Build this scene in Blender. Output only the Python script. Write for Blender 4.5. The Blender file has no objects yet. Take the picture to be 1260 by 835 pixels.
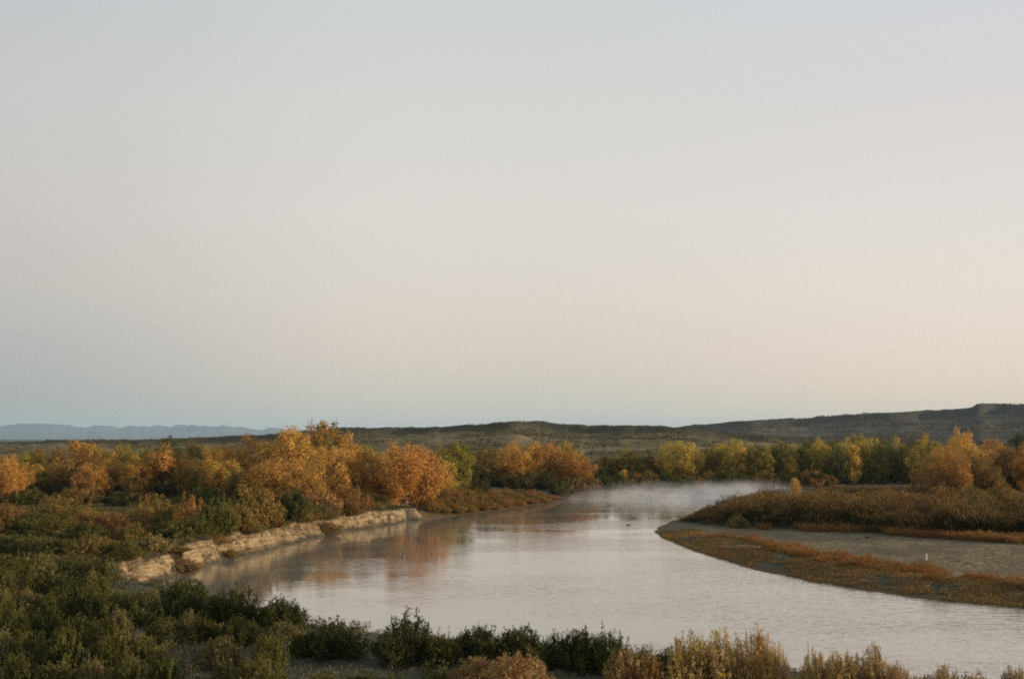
import bpy, math, random
import numpy as np

sc = bpy.context.scene
col = sc.collection
R = math.radians

# ------------------------------------------------------------------ camera
F, CX, CY, HOR, CAMZ = 1500.0, 630.0, 417.5, 539.0, 20.0      # pixels of the 1260x835 photograph
PITCH = math.atan((HOR - CY) / F)
cam = bpy.data.cameras.new('camera'); camo = bpy.data.objects.new('camera', cam); col.objects.link(camo)
cam.sensor_width = 36; cam.lens = 36 * F / 1260; cam.clip_start = 0.3; cam.clip_end = 90000
camo.location = (0, 0, CAMZ); camo.rotation_euler = (R(90) + PITCH, 0, 0)
sc.camera = camo

# ------------------------------------------------------------------ sky, sun, exposure
SUN_AZ, SUN_EL = R(98), R(9)            # azimuth clockwise from the view direction (+Y)
w = bpy.data.worlds.new('World'); sc.world = w; w.use_nodes = True
wn, wl = w.node_tree.nodes, w.node_tree.links
wn.clear()
out = wn.new('ShaderNodeOutputWorld')
sky = wn.new('ShaderNodeTexSky'); sky.sky_type = 'NISHITA'; sky.sun_disc = False
sky.sun_elevation = SUN_EL; sky.sun_rotation = SUN_AZ; sky.altitude = 1500; sky.dust_density = 1.5
bg1 = wn.new('ShaderNodeBackground'); bg1.inputs[1].default_value = 0.05
hs = wn.new('ShaderNodeHueSaturation'); hs.inputs['Saturation'].default_value = 0.5
wl.new(sky.outputs[0], hs.inputs['Color']); wl.new(hs.outputs[0], bg1.inputs[0])
tc = wn.new('ShaderNodeTexCoord'); sp = wn.new('ShaderNodeSeparateXYZ'); wl.new(tc.outputs['Generated'], sp.inputs[0])

def lin(c):
    return tuple(((v / 255) / 12.92 if v <= 10 else (((v / 255) + 0.055) / 1.055) ** 2.4) for v in c) + (1,)

def elev_ramp(stops):
    n = wn.new('ShaderNodeValToRGB'); e = n.color_ramp.elements
    for i, (deg, c) in enumerate(stops):
        p = math.sin(R(deg))
        if i < 2: el = e[i]; el.position = p
        else: el = e.new(p)
        el.color = lin(c)
    wl.new(sp.outputs['Z'], n.inputs[0]); return n
anti = elev_ramp([(0, (163, 168, 164)), (1.5, (171, 174, 169)), (4.0, (183, 184, 181)), (6.5, (199, 194, 187)), (10.5, (207, 202, 197)), (15, (205, 204, 202)), (20, (195, 200, 204)), (90, (150, 165, 190))])
mids = elev_ramp([(0, (212, 202, 185)), (1.5, (215, 207, 190)), (4.0, (227, 213, 200)), (6.5, (229, 220, 209)), (10.5, (229, 223, 216)), (15, (222, 220, 215)), (20, (212, 216, 216)), (90, (158, 172, 195))])
sunw = elev_ramp([(0, (240, 217, 190)), (1.8, (242, 221, 193)), (2.7, (244, 223, 201)), (6.5, (241, 230, 217)), (10.5, (233, 228, 222)), (15, (224, 220, 218)), (20, (215, 219, 224)), (90, (158, 172, 195))])
dot = wn.new('ShaderNodeVectorMath'); dot.operation = 'DOT_PRODUCT'
wl.new(tc.outputs['Generated'], dot.inputs[0]); dot.inputs[1].default_value = (math.sin(SUN_AZ), math.cos(SUN_AZ), 0)
def mrange(a, b):
    m = wn.new('ShaderNodeMapRange'); m.inputs['From Min'].default_value = a; m.inputs['From Max'].default_value = b
    m.interpolation_type = 'SMOOTHSTEP'; wl.new(dot.outputs['Value'], m.inputs['Value']); return m
mA, mB = mrange(-0.58, -0.2), mrange(-0.16, 0.26)
mx1 = wn.new('ShaderNodeMix'); mx1.data_type = 'RGBA'; wl.new(mA.outputs[0], mx1.inputs[0]); wl.new(anti.outputs[0], mx1.inputs[6]); wl.new(mids.outputs[0], mx1.inputs[7])
mx2 = wn.new('ShaderNodeMix'); mx2.data_type = 'RGBA'; wl.new(mB.outputs[0], mx2.inputs[0]); wl.new(mx1.outputs[2], mx2.inputs[6]); wl.new(sunw.outputs[0], mx2.inputs[7])
bg2 = wn.new('ShaderNodeBackground'); bg2.inputs[1].default_value = 1.01; wl.new(mx2.outputs[2], bg2.inputs[0])
ms = wn.new('ShaderNodeMixShader'); ms.inputs[0].default_value = 0.92
wl.new(bg1.outputs[0], ms.inputs[1]); wl.new(bg2.outputs[0], ms.inputs[2]); wl.new(ms.outputs[0], out.inputs[0])

sl = bpy.data.lights.new('sun', 'SUN'); sl.energy = 4.7; sl.angle = R(0.6); sl.color = (1.0, 0.78, 0.54)
so = bpy.data.objects.new('sun', sl); col.objects.link(so)
so.rotation_euler = (R(90) - SUN_EL, 0, math.pi - SUN_AZ)
so.location = (200, 0, 80)
sc.view_settings.view_transform = 'Standard'; sc.view_settings.look = 'None'
sc.view_settings.exposure = 0.0; sc.view_settings.gamma = 1.0; sc.view_settings.use_curve_mapping = False
sc.render.engine = 'CYCLES'
cy = sc.cycles
cy.max_bounces = 6; cy.diffuse_bounces = 3; cy.glossy_bounces = 2; cy.transmission_bounces = 4; cy.volume_bounces = 2
cy.transparent_max_bounces = 6; cy.caustics_reflective = False; cy.caustics_refractive = False
cy.use_denoising = False
cy.filter_width = 1.9
cy.volume_step_rate = 1.0; cy.volume_max_steps = 128

# ------------------------------------------------------------------ helpers
def ray(px, py):
    u, v = (px - CX) / F, (CY - py) / F
    return np.array([u, math.cos(PITCH) - v * math.sin(PITCH), math.sin(PITCH) + v * math.cos(PITCH)])
def at(px, py, z=0.0):
    d = ray(px, py); t = (z - CAMZ) / d[2]
    return np.array([0, 0, CAMZ]) + d * t
def at_depth(px, py, y):
    d = ray(px, py); t = y / d[1]
    return np.array([0, 0, CAMZ]) + d * t

def mesh_np(name, verts, quads, mats=(), attrs=None, smooth=False):
    verts = np.asarray(verts, np.float32); quads = np.asarray(quads, np.int32)
    me = bpy.data.meshes.new(name)
    me.vertices.add(len(verts)); me.vertices.foreach_set('co', verts.ravel())
    k = quads.shape[1]; n = len(quads)
    me.loops.add(n * k); me.loops.foreach_set('vertex_index', quads.ravel())
    me.polygons.add(n); me.polygons.foreach_set('loop_start', np.arange(0, n * k, k, dtype=np.int32))
    me.polygons.foreach_set('loop_total', np.full(n, k, np.int32))
    if smooth: me.polygons.foreach_set('use_smooth', np.ones(n, bool))
    for an, av in (attrs or {}).items():
        a = me.attributes.new(an, 'FLOAT', 'POINT'); a.data.foreach_set('value', np.asarray(av, np.float32))
    me.update(calc_edges=True)
    for m in mats: me.materials.append(m)
    return me
def link(name, data, parent=None, kind=None, label=None, cat=None, group=None):
    o = bpy.data.objects.new(name, data); col.objects.link(o)
    if parent is not None: o.parent = parent
    for k, v in (('kind', kind), ('label', label), ('category', cat), ('group', group)):
        if v: o[k] = v
    return o

def vnoise(x, y, seed=0):
    """smooth value noise on arrays"""
    x = np.asarray(x, np.float64); y = np.asarray(y, np.float64)
    xi, yi = np.floor(x).astype(np.int64), np.floor(y).astype(np.int64); xf, yf = x - xi, y - yi
    def h(a, b):
        n = (a * 374761393 + b * 668265263 + seed * 1442695041) & 0x7fffffff
        n = ((n ^ (n >> 13)) * 1274126177) & 0x7fffffff
        return ((n ^ (n >> 16)) & 0xffff) / 65535.0
    s, t = xf * xf * (3 - 2 * xf), yf * yf * (3 - 2 * yf)
    return (h(xi, yi) * (1 - s) + h(xi + 1, yi) * s) * (1 - t) + (h(xi, yi + 1) * (1 - s) + h(xi + 1, yi + 1) * s) * t
def fbm(x, y, oct=4, seed=0):
    a, s, t = 1.0, 0.0, 0.0
    for i in range(oct):
        s = s + a * (vnoise(x, y, seed + i) - 0.5); t += a; a *= 0.5; x = x * 2.03; y = y * 2.03
    return s / t * 2
def sstep(a, b, x):
    t = np.clip((x - a) / (b - a), 0, 1); return t * t * (3 - 2 * t)

# ------------------------------------------------------------------ materials
def new_mat(name):
    m = bpy.data.materials.new(name); m.use_nodes = True
    n, l = m.node_tree.nodes, m.node_tree.links
    return m, n, l, n['Principled BSDF']
def mix(n, l, fac, a, b):
    x = n.new('ShaderNodeMix'); x.data_type = 'RGBA'
    for s, v in ((0, fac), (6, a), (7, b)):
        if isinstance(v, bpy.types.NodeSocket): l.new(v, x.inputs[s])
        elif isinstance(v, (tuple, list)): x.inputs[s].default_value = tuple(v)[:3] + (1,)
        else: x.inputs[s].default_value = v
    return x.outputs[2]
def noise(n, l, scale, detail=4, vec=None, rough=0.6):
    x = n.new('ShaderNodeTexNoise'); x.inputs['Scale'].default_value = scale; x.inputs['Detail'].default_value = detail
    x.inputs['Roughness'].default_value = rough
    if vec is not None: l.new(vec, x.inputs['Vector'])
    return x.outputs['Fac']
def remap(n, l, v, a, b, c=0.0, d=1.0):
    x = n.new('ShaderNodeMapRange'); l.new(v, x.inputs['Value'])
    for i, q in zip((1, 2, 3, 4), (a, b, c, d)): x.inputs[i].default_value = q
    return x.outputs[0]
def attr(n, name, kind='GEOMETRY'):
    x = n.new('ShaderNodeAttribute'); x.attribute_type = kind; x.attribute_name = name; return x
def mul(n, l, a, b):
    x = n.new('ShaderNodeMath'); x.operation = 'MULTIPLY'
    for i, v in ((0, a), (1, b)):
        if isinstance(v, bpy.types.NodeSocket): l.new(v, x.inputs[i])
        else: x.inputs[i].default_value = v
    return x.outputs[0]

def foliage_mat(name, clump_scale, world=False, ca=None, cb=None, transl=0.35, cc=None):
    """leaf surface: colour A and B in clumps, per-leaf variation in hue and value"""
    m, n, l, p = new_mat(name)
    t = n.new('ShaderNodeTexCoord'); 
    if world:
        g = n.new('ShaderNodeNewGeometry'); vec = g.outputs['Position']
    else: vec = t.outputs['Object']
    if ca is None:
        oi = n.new('ShaderNodeObjectInfo'); a = oi.outputs['Color']; b = attr(n, 'tint_b', 'OBJECT').outputs['Color']
    else: a, b = ca, cb
    nz = noise(n, l, clump_scale, 2, vec)
    c = mix(n, l, remap(n, l, nz, 0.42, 0.6), a, b)
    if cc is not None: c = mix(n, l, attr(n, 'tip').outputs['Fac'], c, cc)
    h = n.new('ShaderNodeHueSaturation'); l.new(c, h.inputs['Color'])
    tv = attr(n, 'tint').outputs['Fac']
    l.new(remap(n, l, tv, 0, 1, 0.478, 0.522), h.inputs['Hue'])
    fr = mul(n, l, tv, 7.31); x = n.new('ShaderNodeMath'); x.operation = 'FRACT'; l.new(fr, x.inputs[0])
    l.new(remap(n, l, x.outputs[0], 0, 1, 0.62, 1.3), h.inputs['Value'])
    d = n.new('ShaderNodeBsdfDiffuse'); l.new(h.outputs[0], d.inputs[0])
    tr = n.new('ShaderNodeBsdfTranslucent'); l.new(h.outputs[0], tr.inputs[0])
    mxs = n.new('ShaderNodeMixShader'); mxs.inputs[0].default_value = transl
    l.new(d.outputs[0], mxs.inputs[1]); l.new(tr.outputs[0], mxs.inputs[2])
    l.new(mxs.outputs[0], n['Material Output'].inputs[0]); n.remove(p)
    return m
M_LEAF = foliage_mat('autumn_leaf', 0.42)
M_SHRUB = foliage_mat('shrub_leaf', 0.9, transl=0.25)
def bark_mat(name, c1, c2):
    m, n, l, p = new_mat(name); t = n.new('ShaderNodeTexCoord')
    nz = noise(n, l, 3.0, 6, t.outputs['Object'])
    l.new(mix(n, l, nz, c1, c2), p.inputs['Base Color']); p.inputs['Roughness'].default_value = 0.95; p.inputs['Specular IOR Level'].default_value = 0.1
    return m
M_BARK = bark_mat('cottonwood_bark', (0.16, 0.125, 0.09), (0.32, 0.26, 0.19))
M_TWIG = bark_mat('shrub_twig', (0.05, 0.035, 0.022), (0.13, 0.09, 0.055))

# ------------------------------------------------------------------ the river outline (photo pixels on the water plane z=0), bank width and height per corner
RIV = [  # px, py, bank width (m), bank height (m), sandy cut 0..1
 (158, 724, 3, 3.3, 1), (190, 717, 2.8, 3.4, 1), (215, 709, 2.6, 3.5, 1), (250, 698, 2.4, 3.5, 1), (310, 681, 2.4, 3.5, 1), (365, 666, 2.4, 3.4, 1), (420, 654, 2.4, 3.2, 1),
 (470, 646, 2.2, 3.0, 1), (514, 639, 2.0, 2.8, 1), (528, 637, 4, 2.0, 0), (560, 634, 6, 1.6, 0), (620, 627, 7, 1.3, 0), (660, 621, 8, 1.0, 0), (685, 617, 8, .8, 0),
 (690, 614.5, 7, 1.0, 0), (700, 612.5, 6, 1.6, 0), (760, 610, 5, 2.0, 0), (850, 609, 5, 2.0, 0), (920, 607.5, 5, 2.0, 0), (1000, 605.5, 5, 2.0, 0), (1150, 604, 5, 2, 0), (1500, 602.5, 5, 2, 0),
 (1500, 605.5, 8, 1.6, 0), (1150, 606.5, 8, 1.6, 0), (1000, 608, 8, 1.6, 0), (940, 610.2, 8, 1.5, 0), (905, 615.5, 9, 1.2, 0), (880, 623, 10, 1.0, 0), (850, 633, 9, .8, 0), (822, 642, 8, .6, 0),
 (808, 649, 7, .6, 0), (805, 654, 7, .6, 0), (812, 661, 8, .7, 0), (840, 673, 9, .9, 0), (880, 686, 10, 1.0, 0), (940, 704, 10, 1.1, 0), (1000, 716, 10, 1.1, 0), (1060, 725.5, 10, 1.1, 0), (1150, 738, 10, 1.1, 0),
 (1260, 748, 10, 1.1, 0), (1500, 772, 10, 1.1, 0), (2400, 800, 10, 1.1, 0), (2400, 930, 6, 1.8, 0), (1500, 888, 6, 1.8, 0), (1190, 853, 5, 1.6, 0), (1000, 836, 5, 1.6, 0), (800, 816, 5, 1.6, 0), (680, 806, 5, 1.6, 0),
 (560, 797, 5, 1.7, 0), (450, 787, 5, 1.7, 0), (380, 773, 5, 1.7, 0), (310, 753, 4.5, 1.8, 0), (250, 737, 4, 2.0, 0), (185, 737, 3.5, 2.6, .3)]
RV = np.array([at(p[0], p[1])[:2] for p in RIV]); RP = np.array([[p[2], p[3], p[4]] for p in RIV])
def river_sd(x, y):
    """signed distance to the river outline (positive on land) and the bank numbers at the nearest point"""
    best = np.full(x.shape, 1e18); pr = [np.zeros(x.shape) for _ in range(3)]; inside = np.zeros(x.shape, bool)
    n = len(RV)
    for i in range(n):
        a, b = RV[i], RV[(i + 1) % n]; ab = b - a
        t = np.clip(((x - a[0]) * ab[0] + (y - a[1]) * ab[1]) / (ab @ ab), 0, 1)
        d = (x - a[0] - ab[0] * t) ** 2 + (y - a[1] - ab[1] * t) ** 2
        m = d < best; best = np.where(m, d, best)
        for k in range(3): pr[k] = np.where(m, RP[i][k] * (1 - t) + RP[(i + 1) % n][k] * t, pr[k])
        c = ((a[1] > y) != (b[1] > y)) & (x < (b[0] - a[0]) * (y - a[1]) / (b[1] - a[1] + 1e-12) + a[0])
        inside ^= c
    d = np.sqrt(best)
    return np.where(inside, -d, d), pr
def in_pixels(x, y, z):
    v = np.stack([x, y, z - CAMZ], -1)
    fw = v[..., 1] * math.cos(PITCH) + v[..., 2] * math.sin(PITCH)
    up = -v[..., 1] * math.sin(PITCH) + v[..., 2] * math.cos(PITCH)
    return CX + F * v[..., 0] / fw, CY - F * up / fw
def height(x, y, full=False):
    x = np.asarray(x, np.float64); y = np.asarray(y, np.float64)
    rr = np.hypot(x, y)
    near = rr < 900
    sd = np.full(x.shape, 400.0); pr = [np.full(x.shape, v) for v in (5.0, 2.0, 0.0)]
    if near.any():
        s, p = river_sd(x[near], y[near]); sd[near] = s
        for k in range(3): pr[k][near] = p[k]
    cut = pr[2]
    # the waterline wanders a little; the cut bank is scalloped
    wob = fbm(x / 9, y / 9, 4, 3) * (0.7 + 0.5 * cut) + fbm(x / 2.2, y / 2.2, 3, 9) * (0.3 + 1.2 * cut) + fbm(x / 4.5 + 9, y / 4.5, 2, 19) * 1.6 * cut
    s2 = sd + wob
    t = np.clip(s2 / pr[0], 0, 1)
    prof_soft = t * t * (3 - 2 * t) * 0.55 + t * 0.45
    prof_cut = np.where(t < 0.3, t * 0.55, 0.165 + (t - 0.3) / 0.7 * 0.835)
    z = pr[1] * (prof_soft * (1 - cut) + prof_cut * cut) * (1 + cut * 0.3 * fbm(x / 12, y / 12, 3, 41))
    far_target = 3.3 + fbm(x / 60, y / 60, 3, 5) * 0.6
    flat_near = sstep(185, 140, y)
    far_target = far_target * (1 - flat_near) + 1.9 * flat_near
    pen = sstep(22, 40, x) * sstep(130, 160, y)
    far_target = far_target * (1 - 0.45 * pen)
    inland = sstep(6, 45, s2 - pr[0])
    z = z * (1 - inland) + np.maximum(far_target, z * 0) * inland
    z = z + np.where(s2 > 0, fbm(x / 5, y / 5, 3, 21) * 0.16 * np.clip(s2 / 6, 0, 1), 0)
    z = np.where(s2 < 0, np.maximum(s2 * 0.35, -2.0) - 0.03, z)
    # the bluff the camera stands on
    bl = np.exp(-(np.maximum(y, 0) / 18.0) ** 1.2)
    z = z * (1 - bl) + 18.3 * bl
    far = sstep(600, 1500, rr)
    z = z * (1 - far) + (3.3 + fbm(x / 400, y / 400, 3, 8) * 3) * far
    if full: return z, s2, cut, pen
    return z
def gz(x, y): return float(height(np.array([x]), np.array([y]))[0])

# ------------------------------------------------------------------ ground sheet
FARR = 52000.0
ang = np.unique(np.concatenate([np.arange(-26.5, 26.51, 0.075), np.linspace(-180, -26.5, 70), np.linspace(26.5, 180, 70)[:-1]]))
ang = R(1) * ang
rad = np.concatenate([np.linspace(1.5, 80, 34)[:-1], np.arange(80, 300, 0.5), np.arange(300, 520, 1.2), np.geomspace(520, 4000, 90), np.geomspace(4000, FARR, 16)[1:]])
A, RR = np.meshgrid(ang, rad); X, Y = RR * np.sin(A), RR * np.cos(A)
Z, S2, CUT, PEN = height(X, Y, True)
nr, na = A.shape
idx = np.arange(nr * na).reshape(nr, na)
q = np.stack([idx[:-1], np.roll(idx, -1, 1)[:-1], np.roll(idx, -1, 1)[1:], idx[1:]], -1).reshape(-1, 4)
ctr = len(rad) * na
verts = np.concatenate([np.stack([X, Y, Z], -1).reshape(-1, 3), [[0, 0, gz(0, 0)]]])
# material zones (what the ground is made of)
sand = (CUT > 0.4) * sstep(0.0, 0.4, S2) * (1 - sstep(2.0, 3.4, S2 + fbm(X / 3, Y / 3, 3, 51) * 1.5))
mud = sstep(4.5, 0.5, S2) * (1 - (CUT > 0.4))
PX, PY = in_pixels(X, np.maximum(Y, 5), Z)
foot = np.interp(PX, [800, 830, 880, 960, 1060, 1150, 1260, 1500], [640, 643, 649, 653, 657, 664, 671, 690])
edge = np.interp(PX, [800, 870, 930, 1010, 1100, 1200, 1260, 1500], [648, 664, 678, 694, 707, 720, 728, 752])
grav = PEN * sstep(-3, 2, PY - foot) * (1 - sstep(-4, 6, PY - edge)) * (Y > 100)
def pad(a): return np.concatenate([a.ravel(), [0.0]])
m, n, l, p = new_mat('ground_soil')
geo = n.new('ShaderNodeNewGeometry').outputs['Position']
n1, n2, n3 = noise(n, l, 0.09, 5, geo), noise(n, l, 0.7, 5, geo), noise(n, l, 3.2, 4, geo)
soil = mix(n, l, remap(n, l, n1, .38, .62), (0.06, 0.062, 0.036), (0.12, 0.105, 0.07))
soil = mix(n, l, remap(n, l, n2, .45, .65), soil, (0.045, 0.048, 0.025))
sandc = mix(n, l, remap(n, l, n2, .35, .65), (0.43, 0.32, 0.18), (0.29, 0.21, 0.115))
sandc = mix(n, l, remap(n, l, n3, .5, .7), sandc, (0.12, 0.088, 0.052))
mps = n.new('ShaderNodeMapping'); mps.inputs['Scale'].default_value = (.12, .12, 3.2); l.new(geo, mps.inputs[0])
sandc = mix(n, l, remap(n, l, noise(n, l, 1.0, 3, mps.outputs[0]), .5, .58, 0, .75), sandc, (0.15, 0.108, 0.062))
sandc = mix(n, l, attr(n, 'wet').outputs['Fac'], sandc, (0.085, 0.066, 0.042))
vor = n.new('ShaderNodeTexVoronoi'); vor.inputs['Scale'].default_value = 1.6; l.new(geo, vor.inputs['Vector'])
gr = mix(n, l, remap(n, l, vor.outputs['Color'], 0.1, 0.9), (0.09, 0.07, 0.038), (0.31, 0.245, 0.138))
gr = mix(n, l, remap(n, l, n1, .45, .6), gr, (0.145, 0.115, 0.066))
c = mix(n, l, attr(n, 'mud').outputs['Fac'], soil, mix(n, l, n2, (0.10, 0.066, 0.028), (0.16, 0.105, 0.045)))
c = mix(n, l, attr(n, 'gravel').outputs['Fac'], c, gr)
c = mix(n, l, attr(n, 'sand').outputs['Fac'], c, sandc)
l.new(c, p.inputs['Base Color']); p.inputs['Roughness'].default_value = 1.0; p.inputs['Specular IOR Level'].default_value = 0.1
bp = n.new('ShaderNodeBump'); bp.inputs['Strength'].default_value = 0.9; bp.inputs['Distance'].default_value = 0.4
l.new(noise(n, l, 1.6, 6, geo), bp.inputs['Height']); l.new(bp.outputs[0], p.inputs['Normal'])
gme = mesh_np('ground', verts, q, [m], {'sand': pad(sand), 'mud': pad(mud), 'gravel': pad(grav), 'wet': pad(sstep(0.95, 0.35, S2))}, True)
import bmesh
bm = bmesh.new(); bm.from_mesh(gme); bm.verts.ensure_lookup_table()
for i in range(na): bm.faces.new((bm.verts[ctr], bm.verts[(i + 1) % na], bm.verts[i]))
bm.to_mesh(gme); bm.free()
link('ground', gme, kind='structure')

# ------------------------------------------------------------------ river
m, n, l, p = new_mat('silty_water')
p.inputs['Base Color'].default_value = (0.40, 0.345, 0.262, 1); p.inputs['Roughness'].default_value = 0.045; p.inputs['IOR'].default_value = 1.4; p.inputs['Metallic'].default_value = 0.5
geo = n.new('ShaderNodeNewGeometry').outputs['Position']
mp = n.new('ShaderNodeMapping'); mp.inputs['Scale'].default_value = (0.55, 1.0, 1); mp.inputs['Rotation'].default_value = (0, 0, R(12)); l.new(geo, mp.inputs[0])
wa, wb, wc = noise(n, l, 0.9, 3, mp.outputs[0], 0.55), noise(n, l, 0.16, 3, mp.outputs[0]), noise(n, l, 0.035, 2, mp.outputs[0])
b1 = n.new('ShaderNodeBump'); b1.inputs['Distance'].default_value = 0.30; sy = n.new('ShaderNodeSeparateXYZ'); l.new(geo, sy.inputs[0])
wind = n.new('ShaderNodeMath'); wind.operation = 'ADD'; l.new(remap(n, l, wc,   .42, .58, .008, .13), wind.inputs[0]); l.new(mul(n, l, remap(n, l, sy.outputs['X'], -30, 25), remap(n, l, sy.outputs['Y'], 270, 130, 0, .26)), wind.inputs[1])
l.new(wind.outputs[0], b1.inputs['Strength']); l.new(wa, b1.inputs['Height'])
b2 = n.new('ShaderNodeBump'); b2.inputs['Distance'].default_value = 0.5; b2.inputs['Strength'].default_value = 0.05; l.new(wb, b2.inputs['Height']); l.new(b1.outputs[0], b2.inputs['Normal'])
l.new(b2.outputs[0], p.inputs['Normal'])
wx, wy = np.meshgrid(np.linspace(-110, 420, 54), np.linspace(60, 560, 51))
wi = np.arange(wx.size).reshape(wx.shape)
wq = np.stack([wi[:-1, :-1], wi[:-1, 1:], wi[1:, 1:], wi[1:, :-1]], -1).reshape(-1, 4)
link('river', mesh_np('river', np.stack([wx, wy, wx * 0], -1).reshape(-1, 3), wq, [m], smooth=True), kind='structure')

# ------------------------------------------------------------------ hills and mountains
SURF = {}
def polar_relief(name, mat, crest, rbase, rcrest, rback, a0, a1, da, nr_, rough, seed, steps=True, zb=2.0):
    cxs, cys = np.array([c[0] for c in crest]), np.array([c[1] for c in crest])
    a = np.arange(a0, a1, da) * R(1)
    px = CX + F * np.tan(a) * math.cos(PITCH)                           # near enough at the horizon
    cr = np.interp(px, cxs, cys)
    jit = fbm(px / 90, px * 0, 3, seed + 7) * 0.10 + 1.0
    rc = rcrest * jit
    zc = CAMZ + (HOR - cr) / F * rc * math.cos(PITCH)
    zc = zc + fbm(px / 14, px * 0 + 3, 4, seed) * rough * (0.25 if steps else 0.7)
    t = np.concatenate([np.linspace(0, 1, nr_), np.linspace(1.02, 2, 12)])
    T, AA = np.meshgrid(t, a, indexing='ij')
    RC = np.broadcast_to(rc, T.shape); ZC = np.broadcast_to(zc, T.shape)
    RR_ = np.where(T <= 1, rbase + (RC - rbase) * T, RC + (rback - RC) * (T - 1))
    if steps: prof = np.interp(T, [0, .3, .55, .62, .86, .9, 1, 1.3, 2], [0, .12, .33, .47, .66, .93, 1, .98, .45])
    else: prof = np.interp(T, [0, .5, 1, 1.5, 2], [0, .4, 1, .5, 0])
    xx, yy = RR_ * np.sin(AA), RR_ * np.cos(AA)
    k = 1 / (rcrest * 0.05)
    gul = fbm(xx * k, yy * k, 3, seed + 20) * rough * np.minimum(T, 1) * (1 - sstep(.80, .95, T) * .95)
    gul += fbm(xx * k * 5, yy * k * 5, 2, seed + 33) * rough * .25 * np.minimum(T, 1) * (1 - sstep(.85, 1.0, T))
    zz = zb + (ZC - zb) * prof + gul
    zz = np.where((T == 0) | (T == 2), -20.0, zz)
    ii = np.arange(T.size).reshape(T.shape)
    qq = np.stack([ii[:-1, :-1], ii[:-1, 1:], ii[1:, 1:], ii[1:, :-1]], -1).reshape(-1, 4)
    qq = qq[:, ::-1]
    SURF[name] = (T, AA, np.stack([xx, yy, zz], -1))
    return link(name, mesh_np(name, np.stack([xx, yy, zz], -1).reshape(-1, 3), qq, [mat], {'rise': T.ravel()}, smooth=True), kind='structure')
def hill_mat(name, c1, c2, c3, c4, cap, sc1, sc2):
    m, n, l, p = new_mat(name); geo = n.new('ShaderNodeNewGeometry').outputs['Position']
    c = mix(n, l, remap(n, l, noise(n, l, sc1, 5, geo), .38, .62), c1, c2)
    c = mix(n, l, remap(n, l, noise(n, l, sc2, 4, geo), .5, .6), c, c3)
    mp = n.new('ShaderNodeMapping'); mp.inputs['Scale'].default_value = (.15, .15, 6); l.new(geo, mp.inputs[0])
    c = mix(n, l, remap(n, l, noise(n, l, sc1 * 3, 4, mp.outputs[0]), .48, .6, 0, .8), c, c4)
    bp = n.new('ShaderNodeBump'); bp.inputs['Strength'].default_value = 1; bp.inputs['Distance'].default_value = 0.25 / sc2; l.new(noise(n, l, sc2, 5, geo), bp.inputs['Height']); l.new(bp.outputs[0], p.inputs['Normal'])
    rs = attr(n, 'rise').outputs['Fac']
    c = mix(n, l, mul(n, l, remap(n, l, rs, .84, .88), remap(n, l, rs, 1.0, .99, .25, 1)), c, cap)
    l.new(c, p.inputs['Base Color']); p.inputs['Roughness'].default_value = 1; p.inputs['Specular IOR Level'].default_value = 0.05
    return m
mh = hill_mat('badland_scrub', (0.165, 0.125, 0.052), (0.115, 0.095, 0.04), (0.04, 0.038, 0.018), (0.22, 0.165, 0.085), (0.055, 0.047, 0.025), 0.012, 0.09)
mh2 = hill_mat('mesa_rock', (0.06, 0.05, 0.032), (0.034, 0.03, 0.02), (0.09, 0.072, 0.046), (0.12, 0.095, 0.062), (0.05, 0.042, 0.028), 0.006, 0.03)
mm = hill_mat('mountain_rock', (0.09, 0.09, 0.09), (0.14, 0.13, 0.12), (0.06, 0.07, 0.06), (0.1, 0.1, 0.1), (0.09, 0.09, 0.09), 0.0004, 0.002)
polar_relief('hills', mh, [(-500, 545), (-100, 544), (0, 543), (56, 543), (62, 541), (200, 540), (330, 535), (425, 526), (520, 526), (600, 521), (640, 518), (662, 518), (690, 521), (722, 523.5), (795, 523), (812, 524.5), (840, 527), (870, 529), (900, 533), (960, 537), (1100, 541), (1300, 546), (1700, 548)],
             620, 1650, 2600, -34, 34, 0.05, 150, 6, 3)
polar_relief('mesa', mh2, [(500, 545), (700, 541), (790, 527), (830, 524.5), (890, 520), (930, 518), (960, 516), (1050, 511), (1130, 507), (1178, 504.8), (1194, 502.5), (1200, 499.5), (1212, 498.5), (1240, 499), (1250, 500.2), (1275, 498.5), (1500, 494), (1800, 500)],
             1500, 3600, 5200, -6, 36, 0.05, 120, 16, 11)
polar_relief('mountains', mm, [(-600, 520), (-200, 523), (-60, 521), (0, 524.5), (30, 522), (60, 521), (90, 523.5), (110, 524.5), (130, 523), (150, 524.5), (180, 525), (215, 524), (240, 523.5), (262, 525.5), (290, 525), (320, 527), (345, 528), (420, 534), (520, 541), (600, 546)],
             31000, 40000, 47000, -40, 2, 0.04, 30, 130, 31, steps=False)

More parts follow.
